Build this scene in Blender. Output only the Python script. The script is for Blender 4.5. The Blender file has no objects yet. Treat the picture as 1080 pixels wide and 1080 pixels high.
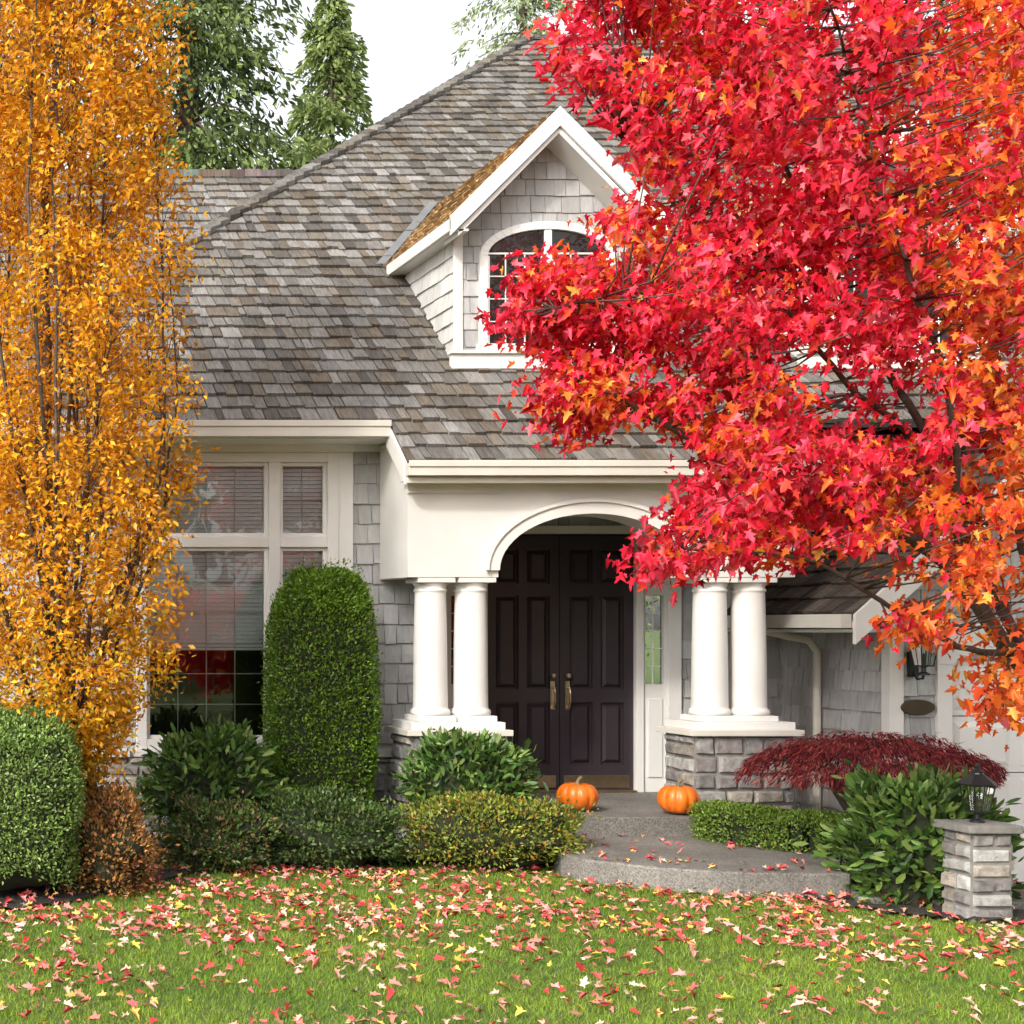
import bpy, math, random
import numpy as np
from mathutils import Vector, noise
random.seed(7); rng=np.random.default_rng(7)
scene=bpy.context.scene
F=1540.0; CH=2.0
# image-pixel helper: image coordinates (column, row) + chosen depth -> metres
def P(a,b,Y): return np.array([(a+100)*Y/F, Y, CH-(b-660)*Y/F])

# ---------------------------------------------------------------- materials
def newmat(name):
    m=bpy.data.materials.new(name); m.use_nodes=True
    nt=m.node_tree; nt.nodes.clear()
    out=nt.nodes.new('ShaderNodeOutputMaterial')
    return m,nt,out
def N(nt,t,**k):
    n=nt.nodes.new(t)
    for a,b in k.items(): setattr(n,a,b)
    return n
def mix(nt,a,b,fac,mode='MIX'):
    n=nt.nodes.new('ShaderNodeMix'); n.data_type='RGBA'; n.blend_type=mode
    for s,v in ((n.inputs[0],fac),(n.inputs[6],a),(n.inputs[7],b)):
        if hasattr(v,'links') or hasattr(v,'is_linked'): nt.links.new(v,s)
        else: s.default_value=v
    return n.outputs[2]
def noise_tex(nt,scale,detail=4,mapscale=None,rough=.55):
    tc=N(nt,'ShaderNodeTexCoord'); no=N(nt,'ShaderNodeTexNoise')
    no.inputs['Scale'].default_value=scale; no.inputs['Detail'].default_value=detail; no.inputs['Roughness'].default_value=rough
    if mapscale:
        mp=N(nt,'ShaderNodeMapping'); mp.inputs['Scale'].default_value=mapscale
        nt.links.new(tc.outputs['Object'],mp.inputs[0]); nt.links.new(mp.outputs[0],no.inputs[0])
    else: nt.links.new(tc.outputs['Object'],no.inputs[0])
    return no.outputs['Fac']
def ramp(nt,fac,stops):
    r=N(nt,'ShaderNodeValToRGB'); e=r.color_ramp.elements
    while len(e)<len(stops): e.new(.5)
    for i,(p,c) in enumerate(stops):
        e[i].position=p; e[i].color=(c[0],c[1],c[2],1) if not isinstance(c,(int,float)) else (c,c,c,1)
    nt.links.new(fac,r.inputs[0]); return r.outputs[0]
def bump(nt,h,strength,dist=.01):
    b=N(nt,'ShaderNodeBump'); b.inputs['Strength'].default_value=strength; b.inputs['Distance'].default_value=dist
    nt.links.new(h,b.inputs['Height']); return b.outputs[0]
def attr_mat(name,rough=.7,streak=None,amt=(.75,1.2),nscale=8,bumps=0,spec=.3,bscale=60,big=None):
    m,nt,out=newmat(name)
    at=N(nt,'ShaderNodeAttribute'); at.attribute_name='Col'
    f=noise_tex(nt,nscale,5,streak)
    r=ramp(nt,f,[(.3,amt[0]),(.7,amt[1])])
    c=mix(nt,at.outputs['Color'],r,1.0,'MULTIPLY')
    if big:
        c=mix(nt,c,ramp(nt,noise_tex(nt,big,5),[(.3,(.78,.72,.64)),(.7,(1.10,1.09,1.08))]),1.0,'MULTIPLY')
    p=N(nt,'ShaderNodeBsdfPrincipled'); nt.links.new(c,p.inputs['Base Color'])
    p.inputs['Roughness'].default_value=rough; p.inputs['Specular IOR Level'].default_value=spec
    if bumps:
        f2=noise_tex(nt,bscale,4,streak); nt.links.new(bump(nt,f2,bumps),p.inputs['Normal'])
    nt.links.new(p.outputs[0],out.inputs[0]); return m
def plain(name,col,rough=.5,metal=0,spec=.5,var=.12,nscale=3,bumps=0,bscale=80):
    m,nt,out=newmat(name)
    f=noise_tex(nt,nscale,6)
    c=ramp(nt,f,[(.3,[x*(1-var) for x in col]),(.7,[x*(1+var) for x in col])])
    p=N(nt,'ShaderNodeBsdfPrincipled'); nt.links.new(c,p.inputs['Base Color'])
    p.inputs['Roughness'].default_value=rough; p.inputs['Metallic'].default_value=metal; p.inputs['Specular IOR Level'].default_value=spec
    if bumps: nt.links.new(bump(nt,noise_tex(nt,bscale,4),bumps),p.inputs['Normal'])
    nt.links.new(p.outputs[0],out.inputs[0]); return m
def leaf_mat(name,trans=.35,rough=.45,spec=.3):
    m,nt,out=newmat(name)
    at=N(nt,'ShaderNodeAttribute'); at.attribute_name='Col'
    p=N(nt,'ShaderNodeBsdfPrincipled'); nt.links.new(at.outputs['Color'],p.inputs['Base Color'])
    p.inputs['Roughness'].default_value=rough; p.inputs['Specular IOR Level'].default_value=spec
    t=N(nt,'ShaderNodeBsdfTranslucent'); nt.links.new(at.outputs['Color'],t.inputs[0])
    mx=N(nt,'ShaderNodeMixShader'); mx.inputs[0].default_value=trans
    nt.links.new(p.outputs[0],mx.inputs[1]); nt.links.new(t.outputs[0],mx.inputs[2])
    nt.links.new(mx.outputs[0],out.inputs[0]); return m
def glass_mat(name,ior):
    m,nt,out=newmat(name)
    tr=N(nt,'ShaderNodeBsdfTransparent'); tr.inputs[0].default_value=(.92,.94,.93,1)
    g=N(nt,'ShaderNodeBsdfGlossy'); g.inputs['Roughness'].default_value=.01; g.inputs['Color'].default_value=(.95,.95,.95,1)
    nt.links.new(bump(nt,noise_tex(nt,1.5,2),.06,.05),g.inputs['Normal'])
    fr=N(nt,'ShaderNodeFresnel'); fr.inputs[0].default_value=ior
    mx=N(nt,'ShaderNodeMixShader'); nt.links.new(fr.outputs[0],mx.inputs[0])
    nt.links.new(tr.outputs[0],mx.inputs[1]); nt.links.new(g.outputs[0],mx.inputs[2])
    nt.links.new(mx.outputs[0],out.inputs[0]); return m
M={}
M['shake']=attr_mat('weathered_cedar_shake',.85,(9,1,1),(.6,1.2),7,.6,.15,30,big=.9)
M['siding']=attr_mat('painted_shingle_siding',.65,(6,6,1.2),(.84,1.08),5,.3,.3,25)
M['stone']=attr_mat('stone_veneer',.85,None,(.6,1.3),14,.8,.2,50)
M['white']=plain('white_paint',(.68,.66,.625),.5,var=.06,nscale=2.2)
M['cream']=plain('cream_gutter',(.60,.57,.50),.45,var=.07)
M['flash']=plain('lead_flashing',(.2,.2,.205),.5,.3,var=.15)
M['door']=plain('aubergine_door_paint',(.034,.025,.03),.32,var=.15)
M['brass']=plain('aged_brass',(.55,.42,.27),.3,1.0,var=.15,nscale=20)
M['metal']=plain('black_iron',(.015,.015,.016),.4,var=.1)
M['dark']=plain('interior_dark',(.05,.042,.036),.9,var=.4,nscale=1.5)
M['blind']=plain('blind_slat',(.88,.89,.88),.6,var=.03)
M['glass']=glass_mat('window_glass',2.0)
M['glassd']=glass_mat('dormer_glass',1.45)
M['bark']=plain('bark',(.07,.05,.038),.85,var=.4,nscale=25,bumps=.5,bscale=60)
M['barklt']=plain('bark_grey',(.075,.052,.04),.85,var=.35,nscale=25,bumps=.5,bscale=60)
M['leaf']=leaf_mat('leaf_translucent',.42,.42,.3)
M['leafg']=leaf_mat('leaf_glossy_green',.18,.4,.35)
M['needle']=leaf_mat('conifer_needles',.25,.7,.15)
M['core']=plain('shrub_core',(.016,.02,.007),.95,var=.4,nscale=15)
M['grass']=leaf_mat('grass_blades',.35,.6,.2)
M['fleaf']=attr_mat('fallen_leaf',.7,None,(.85,1.15),40,0,.25)
M['plaque']=plain('bronze_plaque',(.07,.05,.03),.4,.5)
M['stem']=plain('pumpkin_stem',(.16,.13,.06),.8,var=.3,nscale=30)
M['mortar']=plain('mortar',(.22,.21,.19),.95,var=.2,nscale=20,bumps=.4)
M['pumpkin']=plain('pumpkin_skin',(.68,.145,.010),.4,var=.25,nscale=9,bumps=.1,bscale=30)
def aggregate():
    m,nt,out=newmat('exposed_aggregate')
    tc=N(nt,'ShaderNodeTexCoord'); v=N(nt,'ShaderNodeTexVoronoi'); v.inputs['Scale'].default_value=95
    nt.links.new(tc.outputs['Object'],v.inputs[0])
    c1=ramp(nt,v.outputs['Color'],[(.15,(.11,.103,.092)),(.85,(.25,.23,.20))])
    c2=ramp(nt,noise_tex(nt,1.6,5),[(.3,.66),(.7,1.12)])
    c=mix(nt,c1,c2,1.0,'MULTIPLY')
    p=N(nt,'ShaderNodeBsdfPrincipled'); nt.links.new(c,p.inputs['Base Color']); p.inputs['Roughness'].default_value=.7
    nt.links.new(bump(nt,v.outputs['Distance'],.35,.003),p.inputs['Normal'])
    nt.links.new(p.outputs[0],out.inputs[0]); return m
M['aggregate']=aggregate()
M['concrete']=plain('driveway_concrete',(.3,.29,.27),.85,var=.15,nscale=2,bumps=.2)
def ground_mat():
    m,nt,out=newmat('lawn_ground')
    c=ramp(nt,noise_tex(nt,30,6),[(.3,(.05,.08,.014)),(.7,(.10,.155,.028))])
    c2=ramp(nt,noise_tex(nt,.6,4),[(.3,.8),(.7,1.2)])
    p=N(nt,'ShaderNodeBsdfPrincipled'); nt.links.new(mix(nt,c,c2,1.0,'MULTIPLY'),p.inputs['Base Color']); p.inputs['Roughness'].default_value=.95
    nt.links.new(bump(nt,noise_tex(nt,60,4),.6,.02),p.inputs['Normal'])
    nt.links.new(p.outputs[0],out.inputs[0]); return m
M['ground']=ground_mat()
M['mulch']=plain('bark_mulch',(.028,.021,.015),.95,var=.6,nscale=35,bumps=1.0,bscale=50)

# ---------------------------------------------------------------- mesh helpers
def link(ob,parent=None):
    scene.collection.objects.link(ob)
    if parent: ob.parent=parent
    return ob
def empty(name):
    e=bpy.data.objects.new(name,None); link(e); return e
class MB:
    def __init__(s): s.v=[];s.f=[];s.c=[]
    def add(s,vs,fs,col=(1,1,1)):
        b=len(s.v); s.v+= [tuple(map(float,v)) for v in vs]; s.c+=[(col[0],col[1],col[2],1.)]*len(vs)
        s.f+=[tuple(i+b for i in f) for f in fs]
    def hexa(s,v,col=(1,1,1)):
        s.add(v,[(0,1,2,3),(7,6,5,4),(0,4,5,1),(1,5,6,2),(2,6,7,3),(3,7,4,0)],col)
    def box(s,x0,x1,y0,y1,z0,z1,col=(1,1,1)):
        s.hexa([(x0,y0,z0),(x1,y0,z0),(x1,y0,z1),(x0,y0,z1),(x0,y1,z0),(x1,y1,z0),(x1,y1,z1),(x0,y1,z1)],col)
    def tube(s,pts,rad,n=6,col=(1,1,1)):
        pts=[Vector(p) for p in pts]; rings=[]
        for i,p in enumerate(pts):
            d=(pts[min(i+1,len(pts)-1)]-pts[max(i-1,0)]).normalized()
            a=d.cross(Vector((0.3,1,.1))).normalized(); b=d.cross(a)
            r=rad[i] if hasattr(rad,'__len__') else rad
            rings.append([p+(a*math.cos(t)+b*math.sin(t))*r for t in [2*math.pi*k/n for k in range(n)]])
        vs=[q for r in rings for q in r]; fs=[]
        for i in range(len(pts)-1):
            for k in range(n): fs.append((i*n+k,i*n+(k+1)%n,(i+1)*n+(k+1)%n,(i+1)*n+k))
        fs.append(tuple(range(n))); fs.append(tuple((len(pts)-1)*n+k for k in range(n)))
        s.add(vs,fs,col)
    def lathe(s,cx,cy,prof,n=24,col=(1,1,1)):
        vs=[];fs=[]
        for r,z in prof:
            for k in range(n):
                t=2*math.pi*k/n; vs.append((cx+r*math.cos(t),cy+r*math.sin(t),z))
        for i in range(len(prof)-1):
            for k in range(n): fs.append((i*n+k,i*n+(k+1)%n,(i+1)*n+(k+1)%n,(i+1)*n+k))
        fs.append(tuple(range(n))); fs.append(tuple((len(prof)-1)*n+k for k in range(n)))
        s.add(vs,fs,col)
    def prism(s,poly,z0,z1,col=(1,1,1)):
        n=len(poly); vs=[(x,y,z0) for x,y in poly]+[(x,y,z1) for x,y in poly]
        fs=[tuple(range(n)),tuple(range(n,2*n))]+[(i,(i+1)%n,n+(i+1)%n,n+i) for i in range(n)]
        s.add(vs,fs,col)
    def prismY(s,poly,y0,y1,col=(1,1,1)):
        n=len(poly); vs=[(x,y0,z) for x,z in poly]+[(x,y1,z) for x,z in poly]
        fs=[tuple(range(n)),tuple(range(n,2*n))]+[(i,(i+1)%n,n+(i+1)%n,n+i) for i in range(n)]
        s.add(vs,fs,col)
    def make(s,name,mat,parent=None,bevel=0,smooth=False):
        me=bpy.data.meshes.new(name); me.from_pydata(s.v,[],s.f)
        ca=me.color_attributes.new('Col','FLOAT_COLOR','POINT'); ca.data.foreach_set('color',np.array(s.c,dtype=np.float32).ravel())
        me.materials.append(mat)
        import bmesh
        bm=bmesh.new(); bm.from_mesh(me); bmesh.ops.recalc_face_normals(bm,faces=bm.faces); bm.to_mesh(me); bm.free()
        if smooth:
            me.polygons.foreach_set('use_smooth',[True]*len(me.polygons))
        ob=bpy.data.objects.new(name,me); link(ob,parent)
        if bevel:
            b=ob.modifiers.new('bevel','BEVEL'); b.width=bevel; b.segments=2; b.limit_method='ANGLE'
        return ob
def np_mesh(name,verts,faces,cols,mat,parent=None,obj=True):
    me=bpy.data.meshes.new(name); V=len(verts); Fn,k=faces.shape
    me.vertices.add(V); me.vertices.foreach_set('co',verts.astype(np.float32).ravel())
    me.loops.add(Fn*k); me.loops.foreach_set('vertex_index',faces.astype(np.int32).ravel())
    me.polygons.add(Fn); me.polygons.foreach_set('loop_start',np.arange(0,Fn*k,k,dtype=np.int32))
    me.update(calc_edges=True)
    ca=me.color_attributes.new('Col','FLOAT_COLOR','POINT')
    c=np.ones((V,4),dtype=np.float32); c[:,:3]=cols; ca.data.foreach_set('color',c.ravel())
    me.materials.append(mat)
    if not obj: return me
    return link(bpy.data.objects.new(name,me),parent)
def tmpl(pts,faces,fold=.25,bend=0):
    v=np.array([(x,y,fold*abs(x)-bend*y*y) for x,y in pts],float); return v,np.array(faces)
T_MAPLE=tmpl([(0,0),(.35,-.07),(.21,.17),(.58,.45),(.22,.49),(.21,.70),(0,1),(-.21,.70),(-.22,.49),(-.58,.45),(-.21,.17),(-.35,-.07)],[(0,1,2,3,4,5,6),(0,6,7,8,9,10,11)],.35,.22)
T_OVAL=tmpl([(0,0),(.27,.45),(0,1),(-.27,.45)],[(0,1,2),(0,2,3)],.35)
T_LONG=tmpl([(0,0),(.17,.35),(.15,.75),(0,1),(-.15,.75),(-.17,.35)],[(0,1,2,3),(0,3,4,5)],.3)
T_THIN=tmpl([(0,0),(.09,.4),(0,1),(-.09,.4)],[(0,1,2),(0,2,3)],.2)
def nrm(a): return a/np.maximum(np.linalg.norm(a,axis=1,keepdims=True),1e-6)
def leaves(name,c,d,n,s,cols,T,mat,parent=None,wv=.25,zv=.6):
    tv,tf=T; K=len(tv); a=nrm(d); n=n-(n*a).sum(1,keepdims=True)*a; n=nrm(n); b=np.cross(n,a); m_=len(c)
    wx=(1-wv*rng.random(m_))[:,None,None]; wz=(1+zv*rng.normal(0,1,m_))[:,None,None]
    v=c[:,None,:]+s[:,None,None]*(wx*tv[None,:,0:1]*b[:,None,:]+tv[None,:,1:2]*a[:,None,:]+wz*tv[None,:,2:3]*n[:,None,:])
    f=(tf[None]+np.arange(len(c))[:,None,None]*K).reshape(-1,tf.shape[1])
    return np_mesh(name,v.reshape(-1,3),f,np.repeat(cols,K,axis=0),mat,parent)
def pal(cols,n,w=None,jit=.18):
    cols=np.array(cols,float); w=None if w is None else np.array(w)/sum(w); i=rng.choice(len(cols),n,p=w)
    return np.clip(cols[i]*(1+rng.normal(0,jit,(n,1))),.002,.95)

def shingles(mb,O,U,V,Nn,v0,v1,ex,left,right,w=(.08,.2),t=.014,holes=(),pal_=((.4,.4,.4),),jit=.06,dj=.005,gap=.004):
    O,U,V,Nn=map(lambda a:np.array(a,float),(O,U,V,Nn)); v=v0
    q=lambda u,vv,h:O+U*u+V*vv+Nn*h
    while v<v1-.01:
        vt=min(v+ex*1.12,v1); L0=min(left(v),left(vt)); R0=max(right(v),right(vt)); vm=(v+min(v+ex,v1))/2
        segs=[(L0,R0)]
        for (a,b,c,d) in holes:
            if c<vm<d:
                ns=[]
                for (l,r) in segs:
                    if b<=l or a>=r: ns.append((l,r)); continue
                    if a>l: ns.append((l,a))
                    if b<r: ns.append((b,r))
                segs=ns
        for (l,r) in segs:
            u=l-random.uniform(0,w[0])
            while u<r:
                b=u+random.uniform(*w); a=max(u,l); e=min(b,r)-gap*random.uniform(.5,1.6)
                if e-a>.012:
                    vb=v+(random.uniform(-dj,dj)); tt=t*random.uniform(.7,1.3)
                    ab=max(a,left(v)); at=max(a,left(vt)); eb=min(e,right(v)); et=min(e,right(vt))
                    if ab>=eb and at>=et: u=b; continue
                    if ab>eb: ab=eb=(ab if at<=left(v) else eb) 
                    if at>et: at=et=min(max(at,et) if right(vt)>eb else et, max(at,et))
                    k=random.choice(pal_); j=random.gauss(1,jit); col=[max(.01,x*j) for x in k]
                    mb.add([q(ab,vb,0),q(eb,vb,0),q(eb,vb,tt),q(ab,vb,tt),q(et,vt,.003),q(at,vt,.003)],
                           [(3,2,4,5),(0,1,2,3),(0,3,5),(1,4,2)],col)
                u=b
        v+=ex
def stones(mb,O,U,V,Nn,w,h,rowh=(.09,.17),sw=(.12,.32)):
    O,U,V,Nn=map(lambda a:np.array(a,float),(O,U,V,Nn)); v=0
    pals=[(.24,.23,.22),(.32,.31,.29),(.19,.18,.17),(.36,.32,.27),(.27,.24,.2),(.4,.39,.37),(.22,.2,.19)]
    while v<h-.02:
        rh=random.uniform(*rowh); 
        if h-v-rh<.06: rh=h-v
        u=0
        while u<w-.01:
            ww=random.uniform(*sw)
            if w-u-ww<.08: ww=w-u
            g=.006; d=random.uniform(.015,.04); k=random.choice(pals); j=random.uniform(.85,1.15)
            p=lambda a,b,c:O+U*a+V*b+Nn*c
            a0,a1,b0,b1=u+g,u+ww-g,v+g,v+rh-g; i=.010
            r=lambda:random.uniform(0,.014)
            mb.hexa([p(a0+i+r(),b0+i+r(),d),p(a1-i-r(),b0+i+r(),d),p(a1-i-r(),b1-i-r(),d),p(a0+i+r(),b1-i-r(),d),
                     p(a0,b0,-.01),p(a1,b0,-.01),p(a1,b1,-.01),p(a0,b1,-.01)],[x*j for x in k])
            u+=ww
        v+=rh
def wall_cells(mb,x0,x1,y0,y1,z0,z1,holes,col=(1,1,1)):
    xs=sorted({x0,x1,*[h for H in holes for h in H[:2]]}); zs=sorted({z0,z1,*[h for H in holes for h in H[2:]]})
    for i in range(len(xs)-1):
        for j in range(len(zs)-1):
            cx=(xs[i]+xs[i+1])/2; cz=(zs[j]+zs[j+1])/2
            if any(a<cx<b and c<cz<d for a,b,c,d in holes): continue
            mb.box(xs[i],xs[i+1],y0,y1,zs[j],zs[j+1],col)

# ================================================================= HOUSE
house=empty('shingle_house')
SG=[(.39,.385,.375),(.43,.425,.415),(.35,.345,.34),(.41,.40,.38),(.37,.36,.345)]
RG=[(.175,.168,.16),(.215,.208,.2),(.142,.134,.125),(.245,.238,.23),(.185,.165,.14),(.15,.128,.105),(.21,.2,.185),(.112,.103,.095)]
SUNLIT_TAN=[(.46,.30,.14),(.38,.25,.12),(.52,.37,.2),(.30,.2,.11)]  # warm sunlight put into the shake colour of the left dormer slopes
BRN=[(.10,.085,.075),(.075,.065,.06),(.13,.11,.095)]
s_=.762; c_=.648
roofZ=lambda Y:3.843+.85*(Y-13.2)
white=MB(); siding=MB(); shakes=MB(); back=MB(); deck=MB(); cream=MB(); dark=MB(); stone=MB(); mort=MB(); glass=MB(); glassd=MB(); blinds=MB(); flash=MB()
hipx=lambda Y:-.18+(Y-13.2)*1.173
RY=20.96; RZ=roofZ(RY)
SK=dict(w=(.06,.19),t=.034,pal_=RG,jit=.11,dj=.020,gap=.009)
shingles(shakes,(0,12.71,roofZ(12.71)),(1,0,0),(0,s_,c_),(0,-c_,s_),0,.643,.2143,lambda v:4.374,lambda v:7.93,**SK)
shingles(shakes,(0,12.71,roofZ(12.71)),(1,0,0),(0,s_,c_),(0,-c_,s_),.643,(RY-12.71)/s_,.2143,lambda v:hipx(12.71+v*s_),lambda v:17.5,**SK)
def slab(mb,pts,t=.05):
    n=len(pts); vs=[(x,y,z-.002) for x,y,z in pts]+[(x,y,z-t) for x,y,z in pts]
    mb.add(vs,[tuple(range(n)),tuple(range(n,2*n))]+[(i,(i+1)%n,n+(i+1)%n,n+i) for i in range(n)],(.035,.033,.03))
slab(deck,[(-.18,13.2,roofZ(13.2)),(17.5,13.2,roofZ(13.2)),(17.5,RY,RZ),(hipx(RY),RY,RZ)])
slab(deck,[(4.374,12.71,roofZ(12.71)),(7.93,12.71,roofZ(12.71)),(7.93,13.2,roofZ(13.2)),(4.374,13.2,roofZ(13.2))])
slab(deck,[(-.18,13.2,roofZ(13.2)),(hipx(RY),RY,RZ),(-.18,28.7,roofZ(13.2))])
slab(deck,[(hipx(RY),RY,RZ),(17.5,RY,RZ),(17.5,28.7,roofZ(13.2)),(-.18,28.7,roofZ(13.2))])
a=np.array([hipx(13.2),13.2,roofZ(13.2)]); b=np.array([hipx(RY),RY,RZ]); L=np.linalg.norm(b-a); dd=(b-a)/L
side=np.array([1,-1.173,0.]); side/=np.linalg.norm(side)
k=0.
while k<L:
    p=a+dd*k; q=a+dd*min(k+.24,L); up=np.array([0,0,.075]); col=random.choice(RG); j=random.uniform(.7,1.1); col=[x*j for x in col]
    for sg in (1,-1):
        w=side*sg*.12+np.array([0,0,(-.045 if sg>0 else -.065)])
        shakes.hexa([p+up,p+w+up,p+w,p+up*.3,q+up*.5,q+w+up*.5,q+w,q+up*.1],col)
    k+=.2
k=hipx(RY)
while k<17.4:
    col=[x*random.uniform(.7,1.1) for x in random.choice(RG)]
    shakes.hexa([(k,RY-.14,RZ-.06),(k+.25,RY-.14,RZ-.08),(k+.25,RY,RZ+.03),(k,RY,RZ+.06),(k,RY+.14,RZ-.06),(k+.25,RY+.14,RZ-.08),(k+.25,RY,RZ+.02),(k,RY,RZ+.05)],col); k+=.2
shingles(shakes,(0,15.0,4.46),(1,0,0),(0,s_,c_),(0,-c_,s_),0,4.0/s_,.2143,lambda v:-5,lambda v:min(6.5,4.2+v*.3),**SK)
slab(deck,[(-5,15,4.46),(4.2,15,4.46),(6.0,19,7.86),(-5,19,7.86)]); slab(deck,[(-5,19,7.86),(6,19,7.86),(6,23,4.46),(-5,23,4.46)])
k=-5
while k<5.5:
    col=[x*random.uniform(.7,1.1) for x in random.choice(RG)]
    shakes.box(k,k+.2,18.9,19.1,7.82,7.90+random.uniform(0,.02),col); k+=.2
wall_cells(back,-4.8,.3,15.5,15.65,0,4.6,[],SG[0]); back.box(-4.8,-4.65,15.65,22,0,4.6,SG[0])
# ---- left front wall with picture window
WX0,WX1,WZ0,WZ1=2.16,4.05,.84,3.62
wall_cells(back,.3,4.9,13.7,13.85,0,3.72,[(WX0+.05,WX1-.05,WZ0+.05,WZ1-.05)],SG[0])
back.box(.3,.45,13.85,28,0,3.8,SG[0])
shingles(siding,(0,13.7,0),(1,0,0),(0,0,1),(0,-1,0),.9,3.66,.187,lambda v:.3,lambda v:4.9,(.1,.22),.026,[(WX0,WX1,WZ0-.3,WZ1+.1)],SG,.06,.007,.007)
white.box(.26,.38,13.66,13.72,.9,3.66)
fy0,fy1=13.64,13.74
for (x0,x1,z0,z1) in [(WX0,WX0+.10,WZ0,WZ1),(WX1-.10,WX1,WZ0,WZ1),(3.40,3.505,WZ0+.1,WZ1-.09)]: white.box(x0,x1,fy0,fy1,z0,z1)
white.box(WX0+.1,WX1-.1,fy0+.003,fy1,WZ1-.09,WZ1); white.box(WX0+.1,WX1-.1,fy0+.003,fy1,WZ0,WZ0+.1)
white.box(WX0+.1,3.4,fy0+.003,fy1,2.735,2.835); white.box(3.505,WX1-.1,fy0+.003,fy1,2.735,2.835)
white.box(WX0-.06,WX1+.06,13.60,13.70,WZ0-.06,WZ0-.002)
white.box(WX0-.03,WX1+.14,13.62,13.7,WZ1+.002,WZ1+.10)
white.box(WX1+.002,WX1+.14,13.655,13.70,WZ0,WZ1)
def munt(x0,x1,z0,z1,nx,nz,y,w=.012,mb=None):
    mb=mb or white
    for i in range(1,nx):
        x=x0+(x1-x0)*i/nx; mb.box(x-w/2,x+w/2,y,y+.012,z0,z1)
    for j in range(1,nz):
        z=z0+(z1-z0)*j/nz; mb.box(x0,x1,y+.001,y+.011,z-w/2,z+w/2)
for (x0,x1) in ((WX0+.1,3.4),(3.505,WX1-.1)):
    nx=4 if x0<3 else 2
    for (z0,z1,nz) in ((WZ0+.1,2.735,6),(2.835,WZ1-.09,2)):
        white.box(x0,x0+.035,13.68,13.72,z0,z1); white.box(x1-.035,x1,13.68,13.72,z0,z1)
        white.box(x0+.035,x1-.035,13.682,13.72,z0,z0+.035); white.box(x0+.035,x1-.035,13.682,13.72,z1-.035,z1)
        glass.add([(x0,13.705,z0),(x1,13.705,z0),(x1,13.705,z1),(x0,13.705,z1)],[(0,1,2,3)])
        munt(x0+.035,x1-.035,z0+.035,z1-.035,nx,nz,13.718,.010)
    for (z0,z1) in ((1.80,2.76),(2.80,WZ1-.02)):
        z=z0
        while z<z1:
            blinds.hexa([(x0+.01,13.745,z),(x1-.01,13.745,z),(x1-.01,13.747,z+.002),(x0+.01,13.747,z+.002),
                         (x0+.01,13.765,z+.035),(x1-.01,13.765,z+.035),(x1-.01,13.763,z+.037),(x0+.01,13.763,z+.037)])
            z+=.038
        blinds.box(x0+.01,x1-.01,13.745,13.77,z0-.03,z0-.005)
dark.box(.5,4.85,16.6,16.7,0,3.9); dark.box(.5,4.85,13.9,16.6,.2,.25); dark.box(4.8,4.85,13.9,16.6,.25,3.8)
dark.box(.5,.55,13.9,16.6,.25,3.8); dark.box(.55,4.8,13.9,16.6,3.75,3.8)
mort.box(.3,4.9,13.62,13.70,0,.78); stones(stone,(.3,13.62,0),(1,0,0),(0,0,1),(0,-1,0),4.6,.78)
cream.box(.28,WX0-.07,13.56,13.70,.78,.85); cream.box(WX1+.07,4.92,13.56,13.70,.78,.85)
cream.box(-.2,4.36,13.10,13.2,3.70,3.83); cream.box(-.2,4.36,13.085,13.10,3.79,3.845); white.box(-.2,4.9,13.2,13.68,3.69,3.73)
white.box(.3,4.9,13.665,13.70,3.722-.09,3.69)
# ---- porch
cream.box(4.352,7.95,12.61,12.706,3.30,3.41); cream.box(4.35,7.952,12.595,12.61,3.375,3.43); cream.box(4.36,7.94,12.68,12.712,3.24,3.298)
white.box(4.38,7.92,12.712,12.93,3.27,3.30)
def arch_beam(mb,x0,x1,y0,y1,zb,zt,ox0,ox1,zs,rise,n=28):
    mb.box(x0,ox0,y0,y1,zb,zt); mb.box(ox1,x1,y0,y1,zb,zt)
    cx=(ox0+ox1)/2; hw=(ox1-ox0)/2
    z=lambda x:zs+rise*math.sqrt(max(0,1-((x-cx)/hw)**2))
    xs=[cx-hw*math.cos(math.pi*i/n) for i in range(n+1)]
    for i in range(n):
        a,b=xs[i],xs[i+1]
        mb.hexa([(a,y0,z(a)),(b,y0,z(b)),(b,y0,zt),(a,y0,zt),(a,y1,z(a)),(b,y1,z(b)),(b,y1,zt),(a,y1,zt)])
def arch_ring(mb,cx,hw,zs,rise,w,y0,y1,n=28,zb=None):
    for i in range(n):
        t0=math.pi*i/n; t1=math.pi*(i+1)/n
        p=lambda t,o:(cx-(hw+o)*math.cos(t),zs+(rise+o)*math.sin(t))
        a,b,c,d=p(t0,0),p(t1,0),p(t1,w),p(t0,w)
        mb.hexa([(a[0],y0,a[1]),(b[0],y0,b[1]),(c[0],y0,c[1]),(d[0],y0,d[1]),(a[0],y1,a[1]),(b[0],y1,b[1]),(c[0],y1,c[1]),(d[0],y1,d[1])])
    if zb is not None:
        mb.box(cx-hw-w,cx-hw,y0,y1,zb,zs); mb.box(cx+hw,cx+hw+w,y0,y1,zb,zs)
archm=MB()
arch_beam(archm,4.44,7.86,12.9,13.2,2.43,3.27,5.24,6.90,2.49,.50)
archm.hexa([(4.44,12.95,3.27),(7.86,12.95,3.27),(7.86,12.95,3.55),(4.44,12.95,3.55),(4.44,13.2,3.27),(7.86,13.2,3.27),(7.86,13.2,3.75),(4.44,13.2,3.75)])
arch_ring(archm,6.07,.83,2.49,.5,.11,12.865,12.9)
arch_ring(archm,6.07,.93,2.49,.60,.03,12.845,12.865)
archm.box(4.43,5.25,12.88,12.9,3.17,3.265); 
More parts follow.
